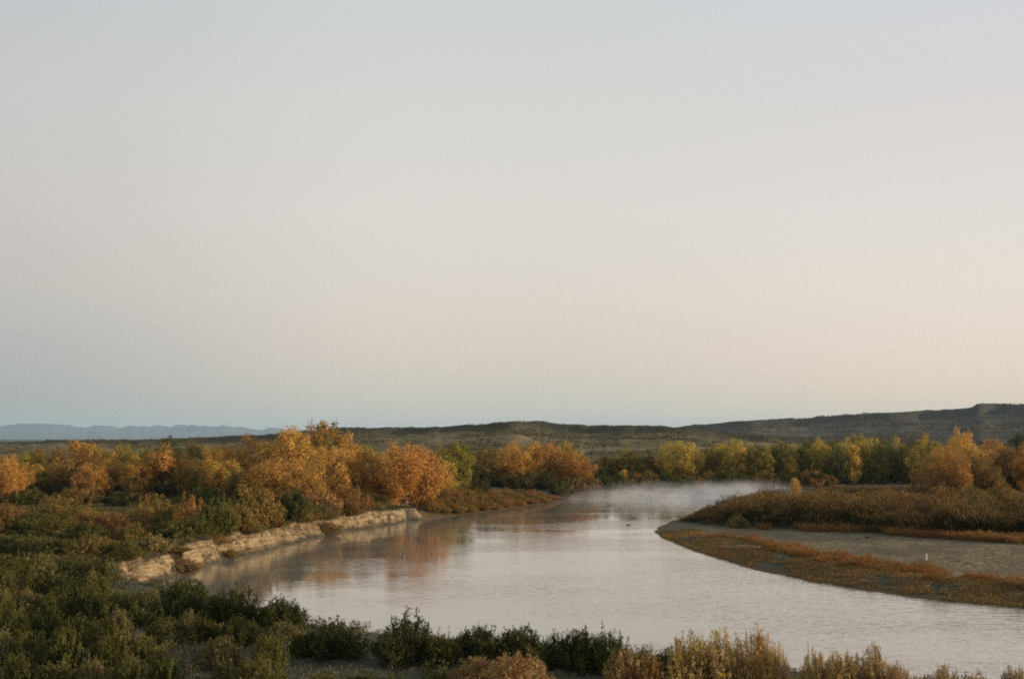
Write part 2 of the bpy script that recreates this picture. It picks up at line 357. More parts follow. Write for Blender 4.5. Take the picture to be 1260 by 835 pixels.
# ------------------------------------------------------------------ plant meshes
def leaf_quads(c, nrm, up, length, width):
    """diamond leaves: centres c, facing nrm, long axis along up"""
    nrm = nrm / (np.linalg.norm(nrm, axis=1, keepdims=True) + 1e-9)
    side = np.cross(up, nrm); side /= (np.linalg.norm(side, axis=1, keepdims=True) + 1e-9)
    u = np.cross(nrm, side)
    L, W = np.asarray(length)[:, None] * 0.5, np.asarray(width)[:, None] * 0.5
    v = np.stack([c - u * L, c + side * W - u * L * 0.1, c + u * L, c - side * W - u * L * 0.1], 1).reshape(-1, 3)
    return v, np.arange(len(v)).reshape(-1, 4)
def tube(path, r0, r1, sides=5):
    path = np.asarray(path, float); k = len(path); vs, fs = [], []
    for i in range(k):
        d = path[min(i + 1, k - 1)] - path[max(i - 1, 0)]; d /= np.linalg.norm(d) + 1e-9
        a = np.cross(d, [0.31, 0.95, 0.1]); a /= np.linalg.norm(a) + 1e-9; b = np.cross(d, a)
        r = r0 + (r1 - r0) * i / (k - 1)
        for s in range(sides):
            th = 2 * math.pi * s / sides; vs.append(path[i] + (a * math.cos(th) + b * math.sin(th)) * r)
    for i in range(k - 1):
        for s in range(sides):
            fs.append((i * sides + s, i * sides + (s + 1) % sides, (i + 1) * sides + (s + 1) % sides, (i + 1) * sides + s))
    return np.array(vs), np.array(fs)
def join(parts):
    vs, fs, o = [], [], 0
    for v, f in parts: vs.append(v); fs.append(f + o); o += len(v)
    return np.concatenate(vs), np.concatenate(fs)

def cottonwood(seed, W=11.0, H=14.0, low=0.10, nclump=46, nleaf=190, narrow=1.0, leaf=0.36):
    rng = np.random.default_rng(seed)
    cz, rz = H * (low + 1) / 2, H * (1 - low) / 2
    # several domes make an uneven crown
    nd = 3 if narrow > 0.8 else 2
    domes = [(np.array([0, 0, cz]), W / 2 * 0.85, rz)]
    for i in range(nd + 2):
        th = rng.uniform(0, 6.28); r = W * rng.uniform(.14, .30)
        hh = rng.uniform(.55, .97); top = H * hh; bot = H * low * rng.uniform(.8, 2.0)
        domes.append((np.array([math.cos(th) * r, math.sin(th) * r, (top + bot) / 2]), W * rng.uniform(.18, .3), (top - bot) / 2))
    cl, tries = [], 0
    while len(cl) < nclump and tries < 6000:
        tries += 1
        d = domes[rng.integers(len(domes))] if rng.random() < .75 else domes[0]
        v = rng.normal(size=3); v /= np.linalg.norm(v); v *= rng.uniform(.62, 0.95)
        p_ = d[0] + v * np.array([d[1], d[1], d[2]])
        if p_[2] < H * low: continue
        rad_ = rng.uniform(.62, 1.3) * (0.8 + 0.35 * (W / 11))
        if any(np.linalg.norm((p_ - q_[0]) * [1, 1, .8]) < (rad_ + q_[1]) * 0.5 for q_ in cl): continue
        cl.append((p_, rad_))
    top_z = max(q_[0][2] + q_[1] for q_ in cl); k = H / top_z
    C, Nn, U = [], [], []
    for p_, rad_ in cl:
        nl = int(nleaf * (rad_ / 1.1) ** 2)
        v = rng.normal(size=(nl, 3)); v /= np.linalg.norm(v, axis=1, keepdims=True)
        rr_ = rng.uniform(0.3, 1, nl) ** 0.5 * (1 + 0.22 * rng.normal(size=nl))
        c_ = p_ + v * rr_[:, None] * rad_ * np.array([1, 1, 1.5])
        C.append(c_); Nn.append(v + rng.normal(size=(nl, 3)) * 0.7 + [0, 0, .25]); U.append(np.tile([0, 0, 1.0], (nl, 1)) + rng.normal(size=(nl, 3)) * 0.8)
    C, Nn, U = np.concatenate(C), np.concatenate(Nn), np.concatenate(U); C[:, 2] *= k
    ln = leaf * rng.uniform(.45, 1.5, len(C))
    v, f = leaf_quads(C, Nn, U, ln, ln * rng.uniform(.55, .85, len(C)))
    crown = mesh_np('crown', v, f, [M_LEAF], {'tint': np.repeat(rng.random(len(C)), 4)})
    parts = []
    lean = rng.normal(size=2) * 0.25
    zt = H * 0.62
    tp = [np.array([lean[0] * (z / zt) ** 2, lean[1] * (z / zt) ** 2, z]) for z in np.linspace(-0.4, zt, 7)]
    parts.append(tube(tp, 0.36 * W / 11 + .05, 0.12, 7))
    for q_ in sorted(cl, key=lambda e: -e[1])[:16]:
        s = np.array(tp[min(5, max(1, int(q_[0][2] * k / H * 5)))]); e = q_[0] * [1, 1, k]
        mid = (s + e) / 2 + rng.normal(size=3) * 0.3 - [0, 0, .5]
        parts.append(tube([s, mid, e], 0.14, 0.04, 5))
    v, f = join(parts)
    trunk = mesh_np('trunk', v, f, [M_BARK], smooth=True)
    return trunk, crown, W, H

def shrub(seed, W=4.0, H=3.0, shoots=90, nleaf=55, spiky=0.25, leaf=0.2, fine=1.0, bare=0.15):
    """many shoots fanning up from the base, leaves along each shoot"""
    rng = np.random.default_rng(seed)
    C, Nn, U, parts = [], [], [], []
    lobes = [(rng.uniform(0, 6.28), rng.uniform(.7, 1.1)) for _ in range(4)]
    for i in range(shoots):
        th = rng.uniform(0, 2 * math.pi); q_ = math.sqrt(rng.random())
        lob = 1 + 0.22 * sum(math.cos((th - a) * (j + 2)) * b for j, (a, b) in enumerate(lobes)) / 2
        rx = W / 2 * q_ * lob
        zt = H * (1 - 0.62 * q_ ** 2.2) * rng.uniform(.72, 1.0) * (1 + (rng.random() ** 3) * spiky)
        base = np.array([math.cos(th), math.sin(th), 0]) * rx * 0.45; tip = np.array([math.cos(th) * rx, math.sin(th) * rx, zt])
        mid = base * 0.5 + tip * 0.5 + np.array([math.cos(th), math.sin(th), 0]) * rx * 0.12
        base[2] = -0.25
        if i % 2 == 0 or i < 30: parts.append(tube([base, mid, tip], 0.022, 0.007, 3))
        nl = int(nleaf * rng.uniform(.6, 1.3))
        t = bare + (1 - bare) * rng.random(nl) ** 0.75
        pt = base * ((1 - t) ** 2)[:, None] + mid * (2 * t * (1 - t))[:, None] + tip * (t ** 2)[:, None]
        sp_ = 0.20 * W / 4 * (1.1 - 0.75 * t)
        pt = pt + rng.normal(size=(nl, 3)) * sp_[:, None]
        pt[:, 2] = np.abs(pt[:, 2])
        d = tip - mid; d /= np.linalg.norm(d)
        C.append(pt); U.append(d + rng.normal(size=(nl, 3)) * 0.32); Nn.append(rng.normal(size=(nl, 3)) + np.array([math.cos(th), math.sin(th), .3]) * 0.8)
    C, Nn, U = np.concatenate(C), np.concatenate(Nn), np.concatenate(U)
    ln = leaf * rng.uniform(.6, 1.4, len(C))
    v, f = leaf_quads(C, Nn, U, ln, ln * rng.uniform(.24, .42, len(C)) * fine)
    fol = mesh_np('foliage', v, f, [M_SHRUB], {'tint': np.repeat(rng.random(len(C)), 4)})
    v, f = join(parts)
    return mesh_np('stems', v, f, [M_TWIG]), fol, W, H

TREES = {'round': [cottonwood(s, 12 + s % 3, 13, .07, 80, 200, leaf=.33) for s in range(1, 7)],
         'tall': [cottonwood(s, 8.5, 15, .06, 60, 190, 0.9, .33) for s in range(11, 15)],
         'slim': [cottonwood(s, 4.6, 14, .06, 34, 180, 0.5, .32) for s in range(21, 26)],
         'trunky': [cottonwood(s, 9.5, 14, .36, 46, 190, 0.9, .33) for s in range(61, 64)]}
SHRUBS = {'dense': [shrub(s, 4.2, 3.0, 130, 66, .25, .22) for s in range(31, 37)],
          'spiky': [shrub(s, 3.6, 3.2, 130, 60, .34, .2, 1.0, .12) for s in range(41, 46)],
          'feather': [shrub(s, 3.8, 3.0, 120, 80, .2, .19, .8, .08) for s in range(51, 56)]}
rnd = random.Random(5)
used = {}
def plant(root_name, proto, x, y, wid, hgt, ca, cb, label, cat, group, rz=None):
    under, leafy, W, H = proto
    e = link(root_name, None, label=label, cat=cat, group=group)
    e.location = (x, y, gz(x, y) - 0.05); e.rotation_euler = (0, 0, rnd.uniform(0, 6.28) if rz is None else rz)
    for nm, me in (('trunk' if 'tree' in root_name or 'sapling' in root_name else 'stems', under), ('crown' if 'tree' in root_name or 'sapling' in root_name else 'foliage', leafy)):
        o = link(nm, me, e); o.scale = (wid / W, wid / W, hgt / H)
        if me is leafy: o.color = tuple(ca) + (1,); o['tint_b'] = tuple(cb)
    return e

ORANGE, GOLD, RUST, OLIVE, GREEN, DARK, TAN, BROWN, YELG, SAGE = (.62, .35, .09), (.62, .42, .10), (.31, .16, .062), (.18, .16, .045), (.098, .10, .027), (.052, .058, .02), (.52, .35, .15), (.38, .215, .065), (.42, .34, .065), (.24, .185, .085)
def jit(c, k=.12): 
    g = 1 + rnd.uniform(-k, k); return tuple(max(.01, v * g * (1 + rnd.uniform(-k, k) * .5)) for v in c)

# ------------------------------------------------------------------ trees: px, top y, width px, depth (m), form, colours, label
WEST = 'cottonwoods on the sandy cut bank'; FAR = 'trees along the far shore'; LINE = 'poplars in the far green line'
T = [
 (6, 560, 50, 300, 'round', ORANGE, BROWN, 'bright orange cottonwood cut off by the left edge of the photo', WEST),
 (-28, 566, 46, 320, 'round', BROWN, ORANGE, None, WEST),
 (36, 556, 48, 372, 'round', OLIVE, YELG, 'olive yellow tree just right of the orange tree at the left edge', WEST),
 (66, 556, 40, 384, 'round', BROWN, OLIVE, 'dull brown orange tree under the step in the left plateau', WEST),
 (97, 541, 52, 385, 'trunky', BROWN, ORANGE, 'brown orange tree whose top touches the distant plateau rim', WEST),
 (126, 552, 44, 368, 'round', ORANGE, OLIVE, 'patchy orange and olive tree left of the pale bare trunk', WEST),
 (153, 547, 34, 388, 'tall', GOLD, OLIVE, 'narrow golden tree left of the pale bare trunk, standing behind', WEST),
 (171, 565, 38, 345, 'round', ORANGE, BROWN, 'low orange tree in front of the narrow golden tree', WEST),
 (200, 547, 46, 350, 'trunky', ORANGE, OLIVE, 'orange and green tree standing on a pale bare trunk', WEST),
 (206, 536, 26, 420, 'slim', GREEN, OLIVE, 'green tree tip rising behind the tree with pale trunk', WEST),
 (237, 543, 34, 380, 'trunky', OLIVE, BROWN, 'slim dark olive tree in the middle of the left stand', WEST),
 (262, 549, 38, 348, 'round', GOLD, ORANGE, 'golden orange tree right of the slim dark olive tree', WEST),
 (288, 549, 38, 372, 'round', ORANGE, BROWN, 'orange tree at the foot of the tallest orange stand, on its left', WEST),
 (314, 534, 46, 352, 'tall', ORANGE, BROWN, 'tall orange cottonwood at the left shoulder of the tallest stand', WEST),
 (357, 526, 58, 348, 'tall', ORANGE, GOLD, 'broad tall orange cottonwood left of the tallest crown', WEST),
 (383, 520, 24, 372, 'slim', BROWN, ORANGE, 'slim brown orange top touching the left side of the tallest crown', WEST),
 (404, 518, 46, 368, 'tall', ORANGE, OLIVE, 'tallest cottonwood, its orange crown rising into the sky', WEST),
 (427, 531, 28, 366, 'tall', BROWN, ORANGE, 'dull orange tree on the right shoulder of the tallest crown', WEST),
 (409, 548, 58, 318, 'round', ORANGE, GOLD, 'glowing orange cottonwood in front of the tallest crown', WEST),
 (338, 562, 56, 312, 'round', ORANGE, BROWN, 'orange cottonwood low in front of the broad tall one', WEST),
 (374, 572, 42, 300, 'round', BROWN, ORANGE, 'small rusty orange tree nearest the bank below the tallest stand', WEST),
 (296, 576, 40, 318, 'round', BROWN, OLIVE, 'dim brown tree low at the left foot of the tallest stand', WEST),
 (449, 554, 44, 322, 'round', BROWN, ORANGE, 'dull rusty orange tree left of the big round orange tree', WEST),
 (450, 548, 30, 372, 'slim', YELG, GOLD, 'yellow green top peeking over the dull rusty tree', WEST),
 (500, 545, 74, 322, 'round', ORANGE, ORANGE, 'big round bright orange cottonwood above the sandy bank end', WEST),
 (557, 544, 46, 400, 'round', OLIVE, YELG, 'rounded olive green cottonwood right of the big round orange one', WEST),
 (546, 565, 26, 352, 'slim', GOLD, YELG, 'slim yellow green sapling between the round orange and olive trees', WEST),
 (603, 550, 38, 452, 'round', OLIVE, GOLD, 'olive gold tree left of the wide orange pair mid river', FAR),
 (576, 563, 30, 440, 'round', DARK, OLIVE, 'low dark tree in the gap beside the olive green cottonwood', FAR),
 (636, 545, 56, 452, 'round', GOLD, ORANGE, 'wide golden orange tree, left one of the pair mid river', FAR),
 (671, 544, 46, 456, 'round', ORANGE, BROWN, 'orange tree, right one of the wide pair mid river', FAR),
 (709, 556, 40, 450, 'tall', BROWN, ORANGE, 'rusty orange cone shaped tree ending the wide pair', FAR),
 (696, 543, 34, 520, 'round', OLIVE, GOLD, 'green gold tree peeking over the rusty cone shaped tree', FAR),
 (749, 560, 32, 500, 'round', BROWN, DARK, 'low dark tree with a flat orange top beside the hillside gap', FAR),
 (776, 550, 30, 500, 'slim', YELG, OLIVE, 'upright yellow green tree above the rising mist', FAR),
 (803, 555, 26, 505, 'slim', BROWN, OLIVE, 'narrow brownish tree between two yellow green trees above mist', FAR),
 (836, 543, 52, 490, 'round', GOLD, YELG, 'large gold and green tree above the mist', FAR),
 (858, 549, 26, 500, 'tall', ORANGE, GOLD, 'orange tree on the lit right flank of the large gold one', FAR),
 (1160, 547, 46, 395, 'round', ORANGE, BROWN, 'rounded orange tree at the right end of the green poplar line', FAR),
 (1184, 527, 34, 480, 'round', ORANGE, GOLD, 'orange top standing highest over the right hand grove', FAR),
 (1192, 548, 42, 400, 'round', GOLD, ORANGE, 'golden tree right of the rounded orange tree, beneath the highest top', FAR),
 (1217, 541, 50, 415, 'round', BROWN, ORANGE, 'broad brown orange tree in the right hand grove', FAR),
 (1240, 549, 36, 405, 'tall', OLIVE, BROWN, 'olive tree between brown orange and orange trees at right edge', FAR),
 (1262, 547, 34, 395, 'tall', ORANGE, BROWN, 'orange tree cut off by the right edge of the photo', FAR),
 (1254, 533, 32, 640, 'round', GREEN, DARK, 'dark green tree far back at the right edge below the mesa', FAR),
 (22, 566, 44, 335, 'trunky', BROWN, ORANGE, 'rusty tree low beside the orange tree at the left edge', WEST),
 (80, 566, 42, 345, 'trunky', BROWN, OLIVE, 'low brown olive tree in front of the brown orange tree touching the plateau', WEST),
 (112, 570, 42, 340, 'round', BROWN, ORANGE, 'low brownish tree left of centre in the left stand, nearest the meadow', WEST),
 (140, 566, 40, 352, 'trunky', ORANGE, BROWN, 'dull orange tree in front of the patchy orange and olive tree', WEST),
 (226, 562, 36, 352, 'trunky', BROWN, ORANGE, 'brown orange tree just right of the tree with pale trunk', WEST),
 (246, 564, 38, 340, 'round', BROWN, OLIVE, 'dim brown tree before the slim dark olive tree', WEST),
 (276, 566, 36, 342, 'trunky', ORANGE, GOLD, 'orange gold tree low at the right of the golden orange tree', WEST),
 (50, 552, 34, 425, 'tall', OLIVE, BROWN, 'olive top peeking out behind the olive yellow tree', WEST),
 (140, 549, 34, 425, 'tall', OLIVE, GOLD, 'olive top behind the patchy orange and olive tree', WEST),
 (180, 552, 34, 425, 'tall', OLIVE, YELG, 'olive top behind the low orange tree', WEST),
 (276, 546, 34, 425, 'tall', OLIVE, BROWN, 'olive top behind the golden orange tree', WEST),
 (468, 556, 38, 345, 'round', BROWN, ORANGE, 'dull orange tree touching the left flank of the big round one', WEST),
 (524, 572, 30, 345, 'round', BROWN, OLIVE, 'low brown tree at the right foot of the big round one', WEST),
 (580, 556, 34, 470, 'round', OLIVE, BROWN, 'olive tree behind the gap right of the olive green cottonwood', FAR),
 (618, 552, 34, 470, 'round', BROWN, GOLD, 'brown gold tree tucked left of the wide golden orange tree', FAR),
 (726, 566, 36, 470, 'round', DARK, OLIVE, 'dark low tree right of the rusty cone shaped tree', FAR),
 (790, 560, 34, 515, 'round', OLIVE, GREEN, 'olive tree filling the gap above the mist', FAR),
 (818, 558, 30, 515, 'round', OLIVE, YELG, 'olive yellow tree left of the large gold and green one', FAR),
 (876, 551, 30, 505, 'round', OLIVE, BROWN, 'greyish olive tree beginning the green poplar line', FAR),
 (1172, 556, 40, 385, 'round', BROWN, ORANGE, 'low brown orange tree in front of the right hand grove', FAR),
 (1206, 560, 40, 388, 'round', BROWN, OLIVE, 'low brown tree under the golden tree of the right hand grove', FAR),
 (1290, 549, 40, 400, 'round', BROWN, OLIVE, None, FAR),
]
px_line = [(888, 542, GOLD, OLIVE), (903, 538, YELG, OLIVE), (918, 543, GOLD, OLIVE), (934, 545, OLIVE, GREEN), (949, 545, GREEN, OLIVE), (963, 543, OLIVE, GREEN), (978, 545, YELG, GREEN), (993, 540, OLIVE, GREEN),
           (1008, 538, YELG, OLIVE), (1024, 541, OLIVE, GREEN), (1040, 537, YELG, OLIVE), (1056, 533, GOLD, OLIVE), (1072, 537, YELG, GREEN), (1088, 540, GREEN, OLIVE), (1104, 536, OLIVE, GREEN), (1121, 540, GREEN, DARK), (1137, 532, GOLD, OLIVE), (1148, 541, YELG, GREEN)]
ORD = ['first', 'second', 'third', 'fourth', 'fifth', 'sixth', 'seventh', 'eighth', 'ninth', 'tenth', 'eleventh', 'twelfth', 'thirteenth', 'fourteenth', 'fifteenth', 'sixteenth', 'seventeenth', 'eighteenth', 'nineteenth', 'twentieth',
       'twenty-first', 'twenty-second', 'twenty-third', 'twenty-fourth', 'twenty-fifth', 'twenty-sixth', 'twenty-seventh', 'twenty-eighth', 'twenty-ninth', 'thirtieth', 'thirty-first', 'thirty-second', 'thirty-third', 'thirty-fourth', 'thirty-fifth', 'thirty-sixth', 'thirty-seventh', 'thirty-eighth', 'thirty-ninth', 'fortieth']
def cname(c): return {ORANGE: 'orange', GOLD: 'golden', RUST: 'rust red', OLIVE: 'olive', GREEN: 'green', DARK: 'dark green', TAN: 'tan', BROWN: 'brown', YELG: 'yellow green', SAGE: 'tan olive'}[c]
k = 0
for (px, ty, wp, dep, form, ca, cb, lab, grp) in T:
    b = at_depth(px, 560, dep); x, y = b[0], b[1]; g = gz(x, y)
    top = at_depth(px, ty, dep)[2]
    ps = TREES[form]; k += 1
    if lab is None: lab = 'brown tree just outside the left edge' if px < 0 else 'brown tree just outside the right edge'
    plant('cottonwood_tree', ps[k % len(ps)], x, y, wp / F * dep * 1.34, top - g, jit(ca), jit(cb), lab, 'tree', grp)
for i, (px, ty, ca, cb) in enumerate(px_line):
    if i % 2 == 0 and cb is not DARK: cb = (.36, .25, .055)
    dep = 500 + rnd.uniform(-8, 14); b = at_depth(px, 560, dep)
    ps = TREES['tall'] if i % 3 else TREES['slim']; lift = 1.45
    plant('poplar_tree', ps[i % len(ps)], b[0], b[1], 31 / F * dep, at_depth(px, ty + 1, dep)[2] - gz(b[0], b[1]), tuple(v * (0.85 if ca is GOLD else lift) for v in jit(ca)), tuple(v * lift for v in jit(cb)),
          f'upright {cname(ca)} poplar, {ORD[i]} from the left in the green line behind the peninsula', 'tree', LINE)
for i, (px, ty, ca, cb) in enumerate([(880, 549, OLIVE, GREEN), (896, 548, YELG, OLIVE), (911, 549, OLIVE, GOLD), (926, 549, GREEN, OLIVE), (942, 549, YELG, OLIVE), (957, 550, OLIVE, GREEN), (971, 549, OLIVE, YELG), (986, 548, GREEN, OLIVE), (1001, 547, OLIVE, YELG), (1016, 547, YELG, OLIVE), (1032, 547, OLIVE, GREEN),
                                       (1048, 545, OLIVE, GOLD), (1064, 545, YELG, OLIVE), (1080, 546, OLIVE, GREEN), (1096, 546, GREEN, OLIVE), (1112, 546, OLIVE, GREEN), (1129, 545, OLIVE, GOLD)]):
    dep = 484 + rnd.uniform(-4, 6); b = at_depth(px, 560, dep); ps = TREES['tall']
    plant('poplar_tree', ps[i % len(ps)], b[0], b[1], 30 / F * dep, at_depth(px, ty, dep)[2] - gz(b[0], b[1]), tuple(v * 1.25 for v in jit(ca)), tuple(v * 1.35 for v in jit(cb if i % 3 else (.24, .17, .04))), f'lower {cname(ca)} poplar, {ORD[i]} from left in the front of the green line', 'tree', 'lower poplars in front of the far green line')
for (px, ty, wp, dep, ca, cb, lab) in [(978, 587, 15, 345, ORANGE, GOLD, 'small spire of bright orange leaves alone on the grassy peninsula'),
                                      (1122, 572, 8, 395, RUST, ORANGE, 'tiny pink orange sapling before the dark end of the poplar line'),
                                      (768, 577, 12, 450, GOLD, ORANGE, 'small golden sapling at the water edge above the mist')]:
    b = at_depth(px, 570, dep)
    plant('sapling', TREES['slim'][k % 5], b[0], b[1], wp / F * dep * 0.95, at_depth(px, ty, dep)[2] - gz(b[0], b[1]), ca, cb, lab, 'sapling', None); k += 1

# ------------------------------------------------------------------ shrubs standing apart: px, base y, top y, width px, form, colours, label
def shrub_at(px, by, ty, wp, form, ca, cb, lab, grp, z0=1.9, name='shrub'):
    global k
    if z0 in (1.9, 1.2):
        b = at(px, by, z0); b = at(px, by, gz(b[0], b[1]))
    else:                                           # walk along the line of sight to the ground, and on up to the terrace when the plant grows on it
        dd = np.arange(90, 420, .4); u = ray(px, by); xs_ = u[0] / u[1] * dd; hh_ = height(xs_, dd)
        i0 = int(np.argmax(hh_ > CAMZ + u[2] / u[1] * dd))
        if z0 >= 3: i0 += int(np.argmax(hh_[i0:] > 2.3))
        b = (xs_[i0], dd[i0])
    x, y = b[0], b[1]; k += 1
    ps = SHRUBS[form]; g = gz(x, y)
    hgt = max(0.6, at_depth(px, ty, y)[2] - g)
    plant(name, ps[k % len(ps)], x, y, wp / F * y * (1.06 if grp == SHORE else 1.0 if grp == THICK else 1.12 if grp == GOLDS else 1.2), hgt * 1.03, jit(ca), jit(cb), lab, 'shrub', grp)
SHORE, BANK, POINT, GOLDS, THICK, MEAD, FARB = 'dark shrubs along the near shore', 'shrubs on top of the cut bank', 'rusty shrubs on the low point', 'golden shrubs at the bottom edge', 'shrubs of the lower left thicket', 'shrubs scattered over the left meadow', 'dark shrubs along the far shore'
S = [
 (226, 765, 712, 78, 'dense', GREEN, DARK, 'big dark green shrub hiding the near end of the sandy bank', SHORE),
 (262, 768, 730, 40, 'spiky', GREEN, OLIVE, 'narrow spiky shrub between two big shore shrubs at the river corner', SHORE),
 (290, 770, 721, 70, 'dense', DARK, GREEN, 'dark flat topped shrub against the river corner water', SHORE),
 (346, 775, 733, 60, 'dense', GREEN, DARK, 'rounded green shrub standing out against the water on the left', SHORE),
 (350, 790, 764, 50, 'spiky', SAGE, OLIVE, 'grey twiggy shrub below the rounded green shrub at the water', SHORE),
 (412, 809, 764, 78, 'spiky', DARK, GREEN, 'dark twiggy shrub with bare tips, left of the tall dark one', SHORE),
 (380, 806, 778, 60, 'dense', DARK, GREEN, 'low dark shrub behind the grey green grass clearing', SHORE),
 (500, 816, 757, 86, 'spiky', DARK, GREEN, 'tall dark ragged shrub alone against the water, left of centre', SHORE),
 (546, 818, 777, 46, 'spiky', GREEN, DARK, 'dim green shrub joining the tall ragged one to the green hedge', SHORE),
 (590, 812, 768, 70, 'dense', GREEN, DARK, 'green shrub behind the rusty bush at the bottom centre', SHORE),
 (638, 810, 770, 70, 'dense', DARK, GREEN, 'dark shrub right of the green one behind the rusty bush', SHORE),
 (688, 822, 778, 48, 'spiky', DARK, GREEN, 'low dark shrub in the dip between two shore shrubs', SHORE),
 (716, 826, 772, 58, 'dense', DARK, GREEN, 'dark upright shrub right of the dip in the shore shrubs', SHORE),
 (748, 828, 776, 56, 'dense', GREEN, DARK, 'rounded dark green shrub sloping down to the water right of centre', SHORE),
 (790, 838, 797, 50, 'dense', GREEN, OLIVE, 'low green shrub behind the small rusty pair', SHORE),
 (820, 846, 804, 52, 'dense', DARK, GREEN, 'dark green shrub before the big golden bush', SHORE),
 (590, 858, 806, 70, 'feather', RUST, TAN, 'rusty feathery bush at the bottom edge, left half of the pair', GOLDS),
 (632, 860, 799, 84, 'feather', TAN, RUST, 'rusty gold feathery bush at the bottom edge, right half of the pair', GOLDS),
 (770, 850, 794, 46, 'feather', RUST, TAN, 'small rusty upright bush, left one of the small pair', GOLDS),
 (800, 852, 799, 38, 'feather', BROWN, TAN, 'small rusty upright bush, right one of the small pair', GOLDS),
 (848, 850, 775, 66, 'feather', TAN, GOLD, 'tall tan twiggy bush on the left of the big golden clump', GOLDS),
 (888, 850, 771, 62, 'feather', TAN, GOLD, 'tall tan bush in the middle of the big golden clump', GOLDS),
 (930, 850, 770, 56, 'feather', GOLD, TAN, 'tall glowing golden bush of the big clump', GOLDS),
 (954, 854, 790, 36, 'feather', TAN, GOLD, 'lower tan bush on the right of the big golden clump', GOLDS),
 (1004, 858, 798, 40, 'feather', TAN, GOLD, 'tan bush right of the gap beside the big golden clump', GOLDS),
 (1038, 858, 797, 56, 'feather', TAN, GOLD, 'tan gold bush left of the tallest tan plume at lower right', GOLDS),
 (1076, 860, 790, 50, 'feather', TAN, RUST, 'pinkish tan bush with the tallest plume at lower right', GOLDS),
 (1106, 862, 812, 36, 'feather', TAN, BROWN, 'tan brown bush right of the tallest tan plume', GOLDS),
 (1164, 868, 816, 40, 'feather', TAN, BROWN, 'low tan bush between water gaps at lower right', GOLDS),
 (1204, 878, 828, 44, 'feather', BROWN, TAN, 'lowest bush barely rising over the bottom edge at right', GOLDS),
 (1252, 872, 816, 44, 'feather', RUST, TAN, 'rusty bush in the bottom right corner', GOLDS),
 # bank top
 (133, 655, 628, 58, 'feather', RUST, BROWN, 'low rounded rust red shrub in the left meadow', MEAD),
 (98, 654, 620, 66, 'feather', BROWN, OLIVE, 'tan olive shrub left of the rust red one in the meadow', MEAD),
 (10, 648, 618, 44, 'feather', RUST, BROWN, 'rusty shrub under the orange tree at the left edge', MEAD),
 (66, 634, 610, 46, 'feather', BROWN, OLIVE, 'brownish shrub below the dark gap in the left trees', MEAD),
 (40, 656, 628, 50, 'dense', OLIVE, GREEN, 'olive shrub between the rusty and tan shrubs at left', MEAD),
 (188, 650, 606, 58, 'feather', BROWN, OLIVE, 'large brown shrub before the pale trunk', BANK),
 (236, 652, 607, 44, 'feather', BROWN, RUST, 'reddish brown shrub right of the large brown one', BANK),
 (216, 650, 622, 40, 'dense', OLIVE, GREEN, 'green shrub in front of the two brown shrubs', BANK),
 (292, 652, 618, 42, 'dense', OLIVE, BROWN, 'tan olive shrub close above the long sandy bank', BANK),
 (266, 658, 612, 46, 'dense', GREEN, OLIVE, 'dark green shrub left of the tan olive one above the bank', BANK),
 (312, 648, 598, 60, 'dense', OLIVE, BROWN, 'large grey olive shrub under the tallest orange stand', BANK),
 (360, 641, 600, 50, 'dense', DARK, OLIVE, 'dark shrub under the tallest stand, before the grassy bank edge', BANK),
 (396, 636, 600, 44, 'spiky', BROWN, TAN, 'brown twiggy shrub leaning over the sandy bank', BANK),
 (430, 631, 596, 46, 'feather', BROWN, RUST, 'round dusky brown shrub on the bank edge', BANK),
 (468, 618, 594, 34, 'feather', BROWN, RUST, 'small rusty shrub below the dull rusty tree', BANK),
 (455, 625, 604, 34, 'dense', DARK, OLIVE, 'small dark shrub between two brown ones on the bank', BANK),
 (490, 618, 602, 40, 'feather', RUST, BROWN, 'low rusty shrub under the big round orange tree', BANK),
 (186, 680, 657, 50, 'dense', OLIVE, TAN, 'greyish shrub overhanging the near end of the sandy bank', BANK),
 (150, 688, 664, 46, 'dense', GREEN, OLIVE, 'green shrub left of the greyish overhanging one', BANK),
]
for row in S: shrub_at(*row, z0=3.3 if row[8] in (BANK, MEAD) else 1.9)
# little shrubs growing on the sandy face of the bank
for px, by, ty, wp, lab in [(228, 704, 686, 34, 'dark straggly tuft at the foot of the nearest sandy bank'), (284, 687, 675, 22, 'small tuft midway down the widest part of the sandy bank'), (402, 655, 641, 30, 'straggly tuft hanging down the sandy bank below the rusty trees')]:
    shrub_at(px, by, ty, wp, 'spiky', SAGE, BROWN, lab, 'tufts on the sandy bank', z0=1.0, name='tuft')
for i, (px, by, wp, h) in enumerate([(222, 682, 30, 10), (268, 668, 34, 12), (308, 655, 40, 15), (338, 648, 30, 11), (372, 641, 34, 15), (398, 638, 36, 20), (432, 631, 36, 18), (462, 626, 26, 10), (492, 622, 30, 11)]):
    ca, cb = ((OLIVE, BROWN), (BROWN, SAGE), (SAGE, OLIVE))[i % 3]
    shrub_at(px, by, by - h, wp, 'feather', ca, cb, f'small {cname(ca)} shrub on the lip of the sandy bank, {ORD[i]} from the left', 'shrubs on the lip of the sandy bank', z0=3.2)
